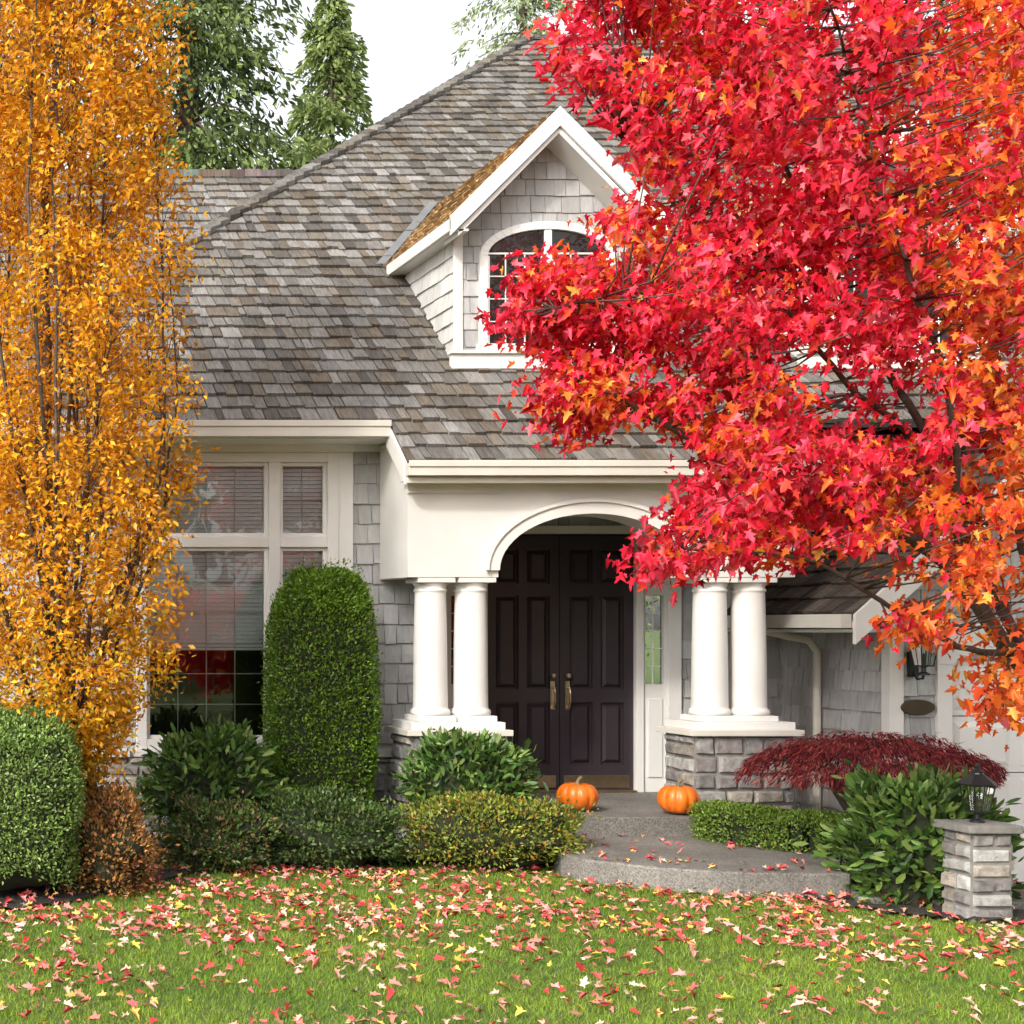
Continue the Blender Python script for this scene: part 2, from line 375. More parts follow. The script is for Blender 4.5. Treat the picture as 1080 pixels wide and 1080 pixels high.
white.box(4.44,4.60,13.2,13.66,2.43,3.68); white.box(7.70,7.86,13.2,14.48,2.43,3.68)
for x in (4.346,7.932):
    white.hexa([(x,12.715,3.23),(x+.026,12.715,3.23),(x+.026,12.715,3.425),(x,12.715,3.425),(x,13.2,3.62),(x+.026,13.2,3.62),(x+.026,13.2,3.838),(x,13.2,3.838)])
white.box(4.6,7.7,13.2,14.48,3.18,3.22)
PZ=1.10
for (x0,x1) in ((4.46,5.27),(6.95,7.82)):
    mort.box(x0,x1,12.86,13.34,0,PZ-.07)
    stones(stone,(x0,12.86,0),(1,0,0),(0,0,1),(0,-1,0),x1-x0,PZ-.07)
    stones(stone,(x0,12.86,0),(0,1,0),(0,0,1),(-1,0,0),.48,PZ-.07)
    stones(stone,(x1,12.86,0),(0,1,0),(0,0,1),(1,0,0),.48,PZ-.07)
    cream.box(x0-.06,x1+.06,12.79,13.40,PZ-.068,PZ-.015); white.box(x0-.01,x1+.01,12.84,13.35,PZ-.015,PZ+.05)
cols=MB()
for cx in (4.70,5.06,7.20,7.545):
    z0=PZ+.052; z1=2.428
    white.box(cx-.172,cx+.172,12.90,13.25,z0,z0+.05)
    cols.lathe(cx,13.07,[(.165,z0+.05),(.172,z0+.075),(.165,z0+.10),(.15,z0+.112),(.148,z0+.13),(.146,z0+.3),(.142,z0+.7),(.132,z1-.14),(.132,z1-.13),(.142,z1-.12),(.142,z1-.105),(.133,z1-.10),(.134,z1-.075),(.155,z1-.045)],40)
    white.box(cx-.165,cx+.165,12.905,13.24,z1-.045,z1-.001)
DX0,DX1,DZ0,DZ1=5.763,7.232,.375,2.894
UX0,UX1=5.29,7.66
wall_cells(back,4.9,17,14.5,14.62,0,3.9,[(UX0+.02,UX1-.02,.3,2.95)],SG[0]); back.box(4.82,4.9,13.85,14.5,0,3.8,SG[0])
shingles(siding,(0,14.5,0),(1,0,0),(0,0,1),(0,-1,0),.36,3.85,.187,lambda v:4.9,lambda v:13,(.1,.22),.024,[(UX0,UX1,.3,2.9)],SG,.06,.007,.007)
white.box(UX0-.03,DX0-.38,14.44,14.56,.352,2.91); white.box(DX0-.09,DX0,14.44,14.56,.352,2.91)
white.box(DX1,DX1+.075,14.44,14.56,.352,2.91); white.box(UX1-.11,UX1+.02,14.44,14.56,.352,2.91)
white.box(UX0-.05,UX1+.04,14.42,14.55,2.912,2.99)
for (x0,x1) in ((DX0-.38,DX0-.09),(DX1+.075,UX1-.11)):
    white.box(x0,x1,14.47,14.55,.352,1.42); white.box(x0,x1,14.47,14.55,2.30,2.91)
    white.box(x0+.05,x1-.05,14.455,14.47,.5,1.28); white.box(x0+.05,x1-.05,14.455,14.47,2.42,2.8)
    for a_,b_ in((x0,x0+.03),(x1-.03,x1)): white.box(a_,b_,14.47,14.55,1.42,2.30)
    glass.add([(x0,14.52,1.42),(x1,14.52,1.42),(x1,14.52,2.30),(x0,14.52,2.30)],[(0,1,2,3)])
    munt(x0+.03,x1-.03,1.42,2.30,2,5,14.505,.011)
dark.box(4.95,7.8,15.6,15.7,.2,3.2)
door=MB()
mid=(DX0+DX1)/2
for (x0,x1) in ((DX0+.003,mid-.004),(mid+.004,DX1-.003)):
    door.box(x0,x1,14.53,14.56,DZ0,DZ1)
    w=x1-x0; px=[(x0+.095,x0+w/2-.04),(x0+w/2+.04,x1-.095)]; pz=[(.62,1.24),(1.37,2.30),(2.42,2.76)]
    holes=[(a,b,c,d) for a,b in px for c,d in pz]
    wall_cells(door,x0,x1,14.495,14.5298,DZ0,DZ1,holes)
    for a,b,c,d in holes:
        g=.018
        door.hexa([(a+g+.035,14.498,c+g+.035),(b-g-.035,14.498,c+g+.035),(b-g-.035,14.498,d-g-.035),(a+g+.035,14.498,d-g-.035),
                   (a+g,14.5295,c+g),(b-g,14.5295,c+g),(b-g,14.5295,d-g),(a+g,14.5295,d-g)])
doorob=door.make('double_door',M['door'],house)
hw=MB()
for x in (mid-.075,mid+.075):
    hw.box(x-.022,x+.022,14.482,14.494,1.17,1.45); hw.lathe(x,14.47,[(.001,1.48),(.026,1.485),(.03,1.505),(.026,1.525),(.001,1.53)],12)
    hw.tube([(x,14.49,1.38),(x,14.44,1.39),(x,14.425,1.34),(x,14.43,1.25),(x,14.45,1.20),(x,14.49,1.19)],[.010,.010,.011,.011,.010,.009],8)
hw.box(DX0+.05,mid-.04,14.488,14.4945,DZ0+.02,DZ0+.14); hw.box(mid+.04,DX1-.05,14.488,14.4945,DZ0+.02,DZ0+.14)
hw.box(DX0,DX1,14.42,14.494,.353,.374)
hw.make('door_hardware',M['brass'],house,bevel=.003)
# ---- dormers
def dormer(dx):
    x0,x1,xc=5.25+dx,6.96+dx,6.09+dx; yf=13.93; ye=13.6; ez=5.80; rz=6.80; hw_=.99; sl=(rz-ez)/hw_
    back.prismY([(x0,4.4),(x1,4.4),(x1,5.85),(xc,rz-.1),(x0,5.85)],yf,yf+.05,SG[0])
    def l(v): return x0 if v<5.85 else xc-max(0,(rz-.06-v)/sl)
    def r(v): return x1 if v<5.85 else xc+max(0,(rz-.06-v)/sl)
    wx0,wx1=5.53+dx,6.70+dx; wc=(wx0+wx1)/2
    shingles(siding,(0,yf,0),(1,0,0),(0,0,1),(0,-1,0),4.5,rz-.1,.16,l,r,(.09,.2),.018,[(wx0,wx1,4.5,5.55)],SG,.06,.006,.006)
    slen=math.hypot(hw_,rz-ez); cx,cz=hw_/slen,(rz-ez)/slen
    for sg in (-1,1):
        xw=x0 if sg<0 else x1
        back.add([(xw-sg*.01,yf,4.46),(xw-sg*.01,yf,5.85),(xw-sg*.01,(5.85+7.377)/.85,5.85)],[(0,1,2)],SG[0])
        shingles(siding,(xw,0,0),(0,1,0),(0,0,1),(sg,0,0),4.42,5.75,.16,lambda v:yf,lambda v:(max(v,4.47)+7.377)/.85,(.1,.22),.02,(),[(.52,.51,.48),(.57,.56,.53)],.04)  # cheek siding palette lightened: sunlit look put into the colour
        xe=xc+sg*hw_
        shingles(shakes,(xe,0,ez),(0,1,0),(-sg*cx,0,cz),(sg*cz,0,cx),0,slen,.17,lambda v:ye-.03,lambda v:(ez+v*cz+7.377)/.85,(.05,.16),.03,(),SUNLIT_TAN if sg<0 else RG,.14,.015,.008)
        yb=lambda z:(z+7.377)/.85
        slab(deck,[(xe,ye,ez),(xc,ye,rz),(xc,yb(rz),rz),(xe,yb(ez),ez)],.04)
        xa,xb=(xe-.03,xe) if sg<0 else (xe,xe+.03)
        white.box(xa,xb,ye-.03,yb(5.7),ez-.12,ez-.005)
        white.box(min(xe,xw),max(xe,xw),ye,yb(5.7),ez-.125,ez-.10)
        white.hexa([(xe+sg*.03,ye-.035,ez-.17),(xc,ye-.035,rz-.15),(xc,ye-.035,rz+.03),(xe+sg*.03,ye-.035,ez+.012),
                    (xe+sg*.03,ye,ez-.17),(xc,ye,rz-.15),(xc,ye,rz+.03),(xe+sg*.03,ye,ez+.012)])
        white.hexa([(xe+sg*-.05,ye,ez-.17),(xc,ye,rz-.21),(xc,ye,rz-.15),(xe-sg*.05,ye,ez-.1),
                    (xe-sg*.05,yf+.02,ez-.17),(xc,yf+.02,rz-.21),(xc,yf+.02,rz-.15),(xe-sg*.05,yf+.02,ez-.1)])
        p0=np.array([xe,yb(ez),ez+.045]); p1=np.array([xc,yb(rz),rz+.045]); o=np.array([sg*.10,0,.0]); 
        flash.add([p0,p1,p1+o,p0+o],[(0,1,2,3)])
        white.box(*( (x0-.025,x0+.06) if sg<0 else (x1-.06,x1+.025)),yf-.03,yf,4.5,5.75)
    white.box(x0-.06,x1+.06,yf-.08,yf+.0,4.44,4.58); white.box(x0-.08,x1+.08,yf-.11,yf,4.58,4.61)
    wz0,wzs,rise=4.68,5.52,.26; gy=yf-.026
    pts=[(wx0,wz0),(wx1,wz0)]+[(wc+(wx1-wx0)/2*math.cos(t),wzs+rise*math.sin(t)) for t in [math.pi*i/20 for i in range(21)]]
    glassd.add([(x,gy,z) for x,z in pts],[tuple(range(len(pts)))])
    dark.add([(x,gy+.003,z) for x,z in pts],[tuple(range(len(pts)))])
    arch_ring(white,wc,(wx1-wx0)/2-.01,wzs,rise-.01,.075,yf-.06,yf-.0,20,wz0)
    white.box(wx0-.09,wx1+.09,yf-.075,yf,wz0-.07,wz0)
    white.box(wc-.035,wc+.035,yf-.05,yf-.027,wz0,wzs+rise)
    for a,b in ((wx0,wc-.035),(wc+.035,wx1)):
        munt(a,b,wz0,wzs+.02,3,4,yf-.040,.012)
        for s in ((a,a+.03),(b-.03,b)): white.box(s[0],s[1],yf-.045,yf-.027,wz0,wzs+.0)
    white.box(wx0,wx1,yf-.043,yf-.028,wzs+.012,wzs+.03)
dormer(0); dormer(3.32)
# ---- garage wing
GX=8.71; GE=8.12; EZ=2.10; GS=.9; GR=11.6; GY=12.9
gz=lambda x:EZ+GS*(x-GE); rz=gz(GR); g0,g1=9.22,14.0
back.prismY([(GX,-.4),(g0,-.4),(g0,1.70),(g1,1.70),(g1,-.4),(14.5,-.4),(14.5,2.55),(GR,rz-.06),(GX,gz(GX)-.06)],GY,GY+.12,SG[0])
back.box(GX,GX+.12,GY+.12,14.5,-.4,2.5,SG[0]); back.box(14.4,14.5,GY,20,-.4,2.5,SG[0])
shingles(siding,(0,GY,0),(1,0,0),(0,0,1),(0,-1,0),-.3,rz-.1,.187,lambda v:GX if v<gz(GX)-.1 else GE+(v+.1-EZ)/GS,lambda v:14.4 if v<2.4 else 2*GR-(GE+(v+.1-EZ)/GS),(.1,.22),.022,[(g0-.1,g1+.1,-.5,1.75)],SG,.06,.006,.006)
shingles(siding,(GX,0,0),(0,1,0),(0,0,1),(-1,0,0),.1,2.3,.187,lambda v:GY,lambda v:14.5,(.1,.22),.022,(),SG,.06,.006,.006)
white.box(GX-.026,GX+.09,GY-.035,GY+.0,-.3,2.42); white.box(GX-.034,GX-.001,GY-.036,GY+.08,-.3,2.42)
sl=math.hypot(1,GS); 
shingles(shakes,(GE,0,EZ),(0,1,0),(1/sl,0,GS/sl),(-GS/sl,0,1/sl),0,(GR-GE)*sl,.2,lambda v:12.5,lambda v:min(20,max(14.5,(EZ+v*GS/sl+7.377)/.85)),(.07,.2),.03,(),BRN,.12,.012,.008)
shingles(shakes,(2*GR-GE,0,EZ),(0,1,0),(-1/sl,0,GS/sl),(GS/sl,0,1/sl),0,(GR-GE)*sl,.2,lambda v:12.5,lambda v:18,(.07,.2),.022,(),BRN,.12,.012)
slab(deck,[(GE,12.52,EZ),(GR,12.52,rz),(GR,18,rz),(GE,14.6,EZ)]); slab(deck,[(2*GR-GE,12.52,EZ),(GR,12.52,rz),(GR,18,rz),(2*GR-GE,18,EZ)])
for sg in (-1,1):
    xe=GR+sg*(GR-GE)
    white.hexa([(xe,12.47,EZ-.26),(GR,12.47,rz-.24),(GR,12.47,rz+.0),(xe,12.47,EZ+.0),(xe,12.515,EZ-.26),(GR,12.515,rz-.24),(GR,12.515,rz),(xe,12.515,EZ)])
    white.hexa([(xe,12.515,EZ-.12),(GR,12.515,rz-.11),(GR,12.515,rz-.06),(xe,12.515,EZ-.07),(xe,12.9,EZ-.12),(GR,12.9,rz-.11),(GR,12.9,rz-.06),(xe,12.9,EZ-.07)])
cream.box(GE-.10,GE-.003,12.52,14.45,EZ-.12,EZ+.0); white.box(GE,GX,12.9,14.5,EZ-.16,EZ-.13)
for i in range(4):
    z0=-.3+i*.5; white.box(g0,g1,GY+.03,GY+.07,z0+.004,z0+.496)
    for k in range(8):
        a=g0+.06+k*.595; white.hexa([(a+.05,GY+.012,z0+.10),(a+.45,GY+.012,z0+.10),(a+.45,GY+.012,z0+.40),(a+.05,GY+.012,z0+.40),(a,GY+.03,z0+.05),(a+.5,GY+.03,z0+.05),(a+.5,GY+.03,z0+.45),(a,GY+.03,z0+.45)])
white.box(g0-.13,g0,GY-.045,GY+.03,-.3,1.66)
archg=MB(); arch_beam(archg,g0-.13,g1+.13,GY-.045,GY+.03,1.662,2.02,g0+.01,g1-.01,1.664,.22,16); archg.make('garage_header',M['white'],house)
mort.box(GX,g0-.14,GY-.05,GY-.001,-.3,.45); stones(stone,(GX,GY-.05,-.3),(1,0,0),(0,0,1),(0,-1,0),g0-.14-GX,.72)
cream.tube([(8.13,13.8,2.02),(8.13,13.8,1.95),(8.35,13.82,1.90),(8.55,13.82,1.86),(8.63,13.82,1.76),(8.63,13.82,.1)],.035,10)
pq=MB(); n=20
c0=P(968,746,12.86)
pq.prismY([(c0[0]+.15*math.cos(2*math.pi*i/n),c0[2]+.07*math.sin(2*math.pi*i/n)) for i in range(n)],GY-.05,GY-.01); pq.make('address_plaque',M['plaque'],house,bevel=.006)
def lantern(me,gl,x,y,z,s):
    me.lathe(x,y,[(.05*s,z),(.05*s,z+.015*s),(.02*s,z+.03*s),(.02*s,z+.07*s),(.05*s,z+.085*s)],12)
    zb=z+.085*s; zt=z+.29*s; rb=.055*s; rt=.085*s
    for i in range(4):
        t=math.pi/4+math.pi/2*i; t2=t+math.pi/2; k=1.35
        p=(x+rb*k*math.cos(t),y+rb*k*math.sin(t),zb); q=(x+rt*k*math.cos(t),y+rt*k*math.sin(t),zt)
        me.tube([p,q],.006*s,5)
        p2=(x+rb*k*math.cos(t2),y+rb*k*math.sin(t2),zb); q2=(x+rt*k*math.cos(t2),y+rt*k*math.sin(t2),zt)
        gl.add([p,p2,q2,q],[(0,1,2,3)]); me.tube([q,q2],.007*s,5); me.tube([p,p2],.007*s,5)
        m1=[(a+b)/2 for a,b in zip(p,p2)]; m2=[(a+b)/2 for a,b in zip(q,q2)]; me.tube([m1,m2],.004*s,4)
    me.lathe(x,y,[(.125*s,zt),(.13*s,zt+.012*s),(.09*s,zt+.05*s),(.045*s,zt+.085*s),(.04*s,zt+.10*s),(.05*s,zt+.105*s),(.015*s,zt+.13*s),(.018*s,zt+.15*s),(.002*s,zt+.175*s)],10)
    me.lathe(x,y,[(.012*s,zb),(.012*s,zb+.1*s),(.002,zb+.12*s)],8)
lm,lg=MB(),MB()
c0=P(976,712,12.7); lantern(lm,lg,c0[0],12.72,c0[2],.95)
lm.box(c0[0]-.04,c0[0]+.04,12.84,12.88,c0[2]-.02,c0[2]+.2); lm.tube([(c0[0],12.86,c0[2]+.05),(c0[0],12.80,c0[2]-.04),(c0[0],12.73,c0[2]-.03),(c0[0],12.72,c0[2]+.02)],.012,6)
lm.make('wall_lantern_frame',M['metal'],house); lg.make('wall_lantern_glass',M['glassd'],house)
ag=MB(); ag.prism([(4.9,12.62),(5.6,12.58),(6.95,12.58),(7.3,12.7),(7.85,13.3),(7.85,14.5),(4.9,14.5)],0,.352); ag.make('porch_floor',M['aggregate'],house,bevel=.012)
white.make('white_trim',M['white'],house,bevel=.004); archm.make('porch_arch',M['white'],house)
cols.make('porch_columns',M['white'],house,smooth=True); siding.make('shingle_siding',M['siding'],house)
back.make('wall_sheathing',M['siding'],house); shakes.make('shake_roof',M['shake'],house); deck.make('roof_deck',M['siding'],house)
cream.make('gutters_and_caps',M['cream'],house,bevel=.005); dark.make('interior',M['dark'],house); stone.make('stone_base',M['stone'],house,bevel=.004)
mort.make('stone_mortar',M['mortar'],house); glass.make('window_glass',M['glass'],house); glassd.make('dormer_window_glass',M['glassd'],house)
blinds.make('window_blinds',M['blind'],house); flash.make('valley_flashing',M['flash'],house)

# ================================================================= GROUND
def sm(t): t=np.clip(t,0,1); return t*t*(3-2*t)
def gh(x,y): return -.28*sm((x-8.4)/.7)*sm((y-10.2)/.7)+.012*np.sin(x*1.7+y)*np.sin(y*1.3)
xs=np.concatenate([[-400,-150,-60,-25,-10],np.arange(-4,20,.25),[25,40,80,200,400]]); ys=np.concatenate([[-400,-150,-60,-20,-5],np.arange(2,22,.25),[30,60,120,300,600]])
X,Y=np.meshgrid(xs,ys); Z=gh(X,Y); nv=np.stack([X,Y,Z],-1).reshape(-1,3)
nx=len(xs); ii=np.arange(len(ys)-1)[:,None]*nx+np.arange(nx-1)[None]; fc=np.stack([ii,ii+1,ii+nx+1,ii+nx],-1).reshape(-1,4)
lawn=np_mesh('lawn',nv,fc,np.ones((len(nv),3)),M['ground'])
def inpoly(x,y,poly):
    r=np.zeros(len(x),bool); n=len(poly)
    for i in range(n):
        x1,y1=poly[i]; x2,y2=poly[(i+1)%n]
        c=((y1>y)!=(y2>y))&(x<(x2-x1)*(y-y1)/(y2-y1+1e-12)+x1); r^=c
    return r
bedL=[(-6,9.5),(-1,9.7),(.6,10.1),(1.2,10.45),(1.8,11.0),(2.3,11.65),(3.1,12.0),(4.3,12.1),(5.0,11.95),(5.5,12.1),(5.6,13.9),(-6,13.9)]
bedR=[(6.3,11.3),(6.5,10.75),(6.5,10.45),(6.75,10.1),(6.95,9.85),(7.4,9.7),(8.5,9.6),(8.8,10.2),(9.0,12.9),(6.9,13.0)]
walk=[(5.76,12.66),(5.45,12.35),(5.30,11.96),(5.21,11.6),(5.26,11.35),(5.48,11.1),(5.66,10.94),(5.89,10.82),(6.15,10.73),(6.45,10.68),(6.90,10.66),(7.34,11.2),(7.47,11.86),(7.35,12.3),(6.95,12.66)]
low=[(6.92,10.7),(6.80,10.42),(7.4,10.3),(8.4,10.15),(10.2,10.0),(10.2,10.7),(8.6,10.9),(7.35,11.1)]
def bedmesh(name,poly):
    xs=np.arange(min(p[0] for p in poly),max(p[0] for p in poly),.06); ys=np.arange(min(p[1] for p in poly),max(p[1] for p in poly),.06)
    X,Y=np.meshgrid(xs,ys); ins=inpoly(X.ravel(),Y.ravel(),poly).reshape(X.shape)
    Z=gh(X,Y)+.012+rng.uniform(0,.03,X.shape); v=np.stack([X,Y,Z],-1).reshape(-1,3); nx=len(xs)
    ii=(np.arange(len(ys)-1)[:,None]*nx+np.arange(nx-1)[None]); ok=(ins[:-1,:-1]&ins[1:,1:]&ins[:-1,1:]&ins[1:,:-1])
    f=np.stack([ii,ii+1,ii+nx+1,ii+nx],-1)[ok]
    np_mesh(name,v,f,np.ones((len(v),3)),M['mulch'])
bedmesh('garden_bed',bedL); bedmesh('garden_bed.001',bedR)
m=MB(); m.prism(walk,-.05,.19); m.make('front_path',M['aggregate'],None,bevel=.015)
m=MB(); m.prism(low,-.1,.065); m.make('front_path.001',M['aggregate'],None,bevel=.012)
m=MB(); m.prism([(9.0,10.8),(16,10.2),(16,12.95),(8.9,12.95)],-.4,-.262); m.make('driveway',M['concrete'])
n=340000
gx=rng.uniform(-1.5,11,n); gy=6.2+6.4*rng.random(n)**1.15
jx=gx+rng.normal(0,.05,n); jy=gy+rng.normal(0,.05,n)   # ragged turf edge
ok=~inpoly(jx,jy,bedL)&~inpoly(jx,jy,bedR)&~inpoly(gx,gy,walk)&~inpoly(gx,gy,low)&~((gx>8.6)&(gy>10.3))&(gy<12.6)
gx,gy=gx[ok],gy[ok]; n=len(gx)
tuft=.5+.5*np.sin(gx*13+2*np.sin(gy*9))*np.sin(gy*15+2*np.sin(gx*7))
h=rng.uniform(.016,.042,n)*(.8+.45*tuft); ang=rng.uniform(0,2*np.pi,n); w=rng.uniform(.0022,.004,n); ln=rng.normal(0,.015,(n,2))
z=gh(gx,gy)
B=np.stack([gx,gy,z],1); dv=np.stack([np.cos(ang)*w,np.sin(ang)*w,0*w],1); T=B+np.stack([ln[:,0],ln[:,1],h],1)
v=np.stack([B-dv,B+dv,T],1).reshape(-1,3)
pt=.5+.5*np.sin(gx*2.1+np.sin(gy*3.3)*1.3)*np.sin(gy*1.7+gx*.6)
gc=np.array([.15,.25,.028])[None]*(1-pt[:,None])+np.array([.235,.325,.038])[None]*pt[:,None]
gc=gc*(1+rng.normal(0,.25,(n,1)))*(.85+.25*tuft[:,None]); dry=rng.random(n)<.05; gc[dry]=np.array([.36,.31,.12]); gc=np.clip(gc,.01,.9)
np_mesh('lawn_grass',v,np.arange(3*n).reshape(-1,3),np.repeat(gc,3,0),M['grass'])
def fallen(n,xr,yr,dens):
    x=rng.uniform(*xr,n*4); y=rng.uniform(*yr,n*4); k=rng.random(n*4)<dens(x,y); x,y=x[k][:n],y[k][:n]; return x,y
def fdens(x,y):
    g=np.array([noise.noise(Vector((a*1.3,b*1.6,1.7)))+.5*noise.noise(Vector((a*3.5,b*3.5,5.))) for a,b in zip(x,y)])
    return (.36+.64*sm((y-8.2)/1.8))*np.clip(.55+1.1*g,.08,1)
x1,y1=fallen(8600,(-1.5,10.5),(6.4,12.6),fdens)
onw=inpoly(x1,y1,walk); onl=inpoly(x1,y1,low); onb=inpoly(x1,y1,bedL)|inpoly(x1,y1,bedR)
keep=~((onw|onl)&(rng.random(len(x1))<.6))&~(onb&(rng.random(len(x1))<.5)); x1,y1,onw,onl,onb=[q[keep] for q in (x1,y1,onw,onl,onb)]
z1=np.where(onw,.198,np.where(onl,.073,np.where(onb,gh(x1,y1)+.045,gh(x1,y1)+.033)))
n=len(x1); d=rng.normal(0,1,(n,3)); d[:,2]*=.2; nn=rng.normal(0,.42,(n,3)); nn[:,2]=1; flat=onw|onl; nn[flat,:2]*=.4
colr=pal([(.62,.17,.14),(.58,.06,.06),(.66,.36,.26),(.62,.34,.08),(.64,.48,.35),(.40,.04,.04),(.66,.5,.08),(.72,.26,.25),(.28,.14,.08),(.70,.10,.12)],n,[.18,.15,.15,.08,.1,.09,.07,.13,.05,.08],.18)
leaves('fallen_leaves',np.stack([x1,y1,z1+rng.uniform(0,.015,n)],1),d,nn,rng.uniform(.034,.074,n),colr,T_MAPLE,M['fleaf'],None,.5,.9)

# ================================================================= SHRUBS
def bush(name,c,r,n,T,size,palette,p=2.5,lump=.06,shell=.22,up=.3,tip=.8,seed=0,mat='leafg',w=None,core=.82,stick=0):
    root=empty(name); c=np.array(c,float); r=np.array(r,float)
    u=nrm(rng.normal(0,1,(n,3))); 
    u[:,2]=np.where(u[:,2]<-.6,-u[:,2],u[:,2])
    rad=(np.abs(u)**p).sum(1)**(-1/p)
    ph=rng.uniform(0,6,6)
    def lumpf(u):
        return 1+lump*(np.sin(u[:,0]*7+ph[0]+u[:,2]*4)+np.sin(u[:,1]*8+ph[1]-u[:,2]*5)+np.sin(u[:,2]*9+ph[2]+u[:,0]*3))
    rr=rad*lumpf(u)*(1-shell*rng.random(n)**1.8+np.where(rng.random(n)<.08,stick,0)*rng.random(n))
    pos=c+u*rr[:,None]*r
    outn=nrm(u/r); 
    d=outn*tip+rng.normal(0,.6,(n,3)); d[:,2]+=up; nn=outn+rng.normal(0,.6,(n,3))
    cl=np.array([noise.noise(Vector(q*7)) for q in pos])
    leaves(name+'_foliage',pos,d,nn,rng.uniform(size*.7,size*1.25,n),np.clip(pal(palette,n,w)*(1+.5*cl[:,None]),.004,.9),T,M[mat],root)
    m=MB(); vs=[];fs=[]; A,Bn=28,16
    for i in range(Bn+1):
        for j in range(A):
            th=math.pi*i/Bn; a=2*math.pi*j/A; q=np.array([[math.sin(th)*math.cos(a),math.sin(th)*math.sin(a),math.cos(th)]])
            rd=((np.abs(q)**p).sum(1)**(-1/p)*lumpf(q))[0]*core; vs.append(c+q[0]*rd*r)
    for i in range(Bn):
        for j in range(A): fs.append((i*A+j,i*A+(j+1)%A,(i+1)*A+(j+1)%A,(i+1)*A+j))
    m.add(vs,fs); m.make(name+'_dark_core',M['core'],root,smooth=True)  # solid dark core behind the leaves; inner shade put into its colour
    return root
def fit(a0,a1,b0,b1,Y):   # image-pixel bounds at chosen depth Y -> centre, half sizes
    p=P(a0,b0,Y); q=P(a1,b1,Y); return ((p[0]+q[0])/2,Y,(p[2]+q[2])/2),((q[0]-p[0])/2,(p[2]-q[2])/2)
BOX=[(.12,.20,.022),(.16,.25,.028),(.09,.15,.018),(.2,.29,.045)]
RHO=[(.055,.12,.022),(.08,.16,.03),(.12,.21,.04),(.04,.085,.018),(.18,.25,.06)]
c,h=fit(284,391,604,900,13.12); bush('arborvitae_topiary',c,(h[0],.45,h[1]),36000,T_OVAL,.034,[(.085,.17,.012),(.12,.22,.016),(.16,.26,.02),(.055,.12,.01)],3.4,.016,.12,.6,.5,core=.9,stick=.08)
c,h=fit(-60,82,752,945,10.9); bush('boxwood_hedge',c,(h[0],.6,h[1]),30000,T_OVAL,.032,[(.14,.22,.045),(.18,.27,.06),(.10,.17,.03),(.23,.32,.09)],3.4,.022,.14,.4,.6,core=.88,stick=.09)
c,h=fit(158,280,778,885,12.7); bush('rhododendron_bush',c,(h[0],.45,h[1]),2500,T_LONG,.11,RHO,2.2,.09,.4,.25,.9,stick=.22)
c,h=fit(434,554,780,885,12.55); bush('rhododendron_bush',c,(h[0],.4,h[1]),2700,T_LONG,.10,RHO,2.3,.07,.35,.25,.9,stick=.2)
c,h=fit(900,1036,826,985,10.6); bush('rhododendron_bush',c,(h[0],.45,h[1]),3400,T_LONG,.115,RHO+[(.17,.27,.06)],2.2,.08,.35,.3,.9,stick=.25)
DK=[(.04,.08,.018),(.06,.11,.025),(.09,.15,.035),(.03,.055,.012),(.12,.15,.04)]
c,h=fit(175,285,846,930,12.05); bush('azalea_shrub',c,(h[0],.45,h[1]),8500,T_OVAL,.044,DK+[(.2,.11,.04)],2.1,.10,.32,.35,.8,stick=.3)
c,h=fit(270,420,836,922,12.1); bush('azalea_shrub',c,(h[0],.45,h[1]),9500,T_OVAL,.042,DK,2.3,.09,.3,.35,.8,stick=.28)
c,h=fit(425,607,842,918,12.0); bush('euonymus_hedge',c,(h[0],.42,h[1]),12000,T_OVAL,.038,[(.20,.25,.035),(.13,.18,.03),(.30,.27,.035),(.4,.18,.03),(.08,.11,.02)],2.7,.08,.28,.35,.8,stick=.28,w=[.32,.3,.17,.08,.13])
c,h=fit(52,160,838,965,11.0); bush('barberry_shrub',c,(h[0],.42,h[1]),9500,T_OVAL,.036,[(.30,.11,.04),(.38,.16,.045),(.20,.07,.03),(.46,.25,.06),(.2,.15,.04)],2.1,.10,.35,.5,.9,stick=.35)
c,h=fit(15,110,800,900,11.6); bush('barberry_shrub',c,(h[0],.35,h[1]),4500,T_OVAL,.034,[(.45,.24,.035),(.35,.24,.03),(.25,.11,.02)],2.2,.08,.3,.5,.9,stick=.25)
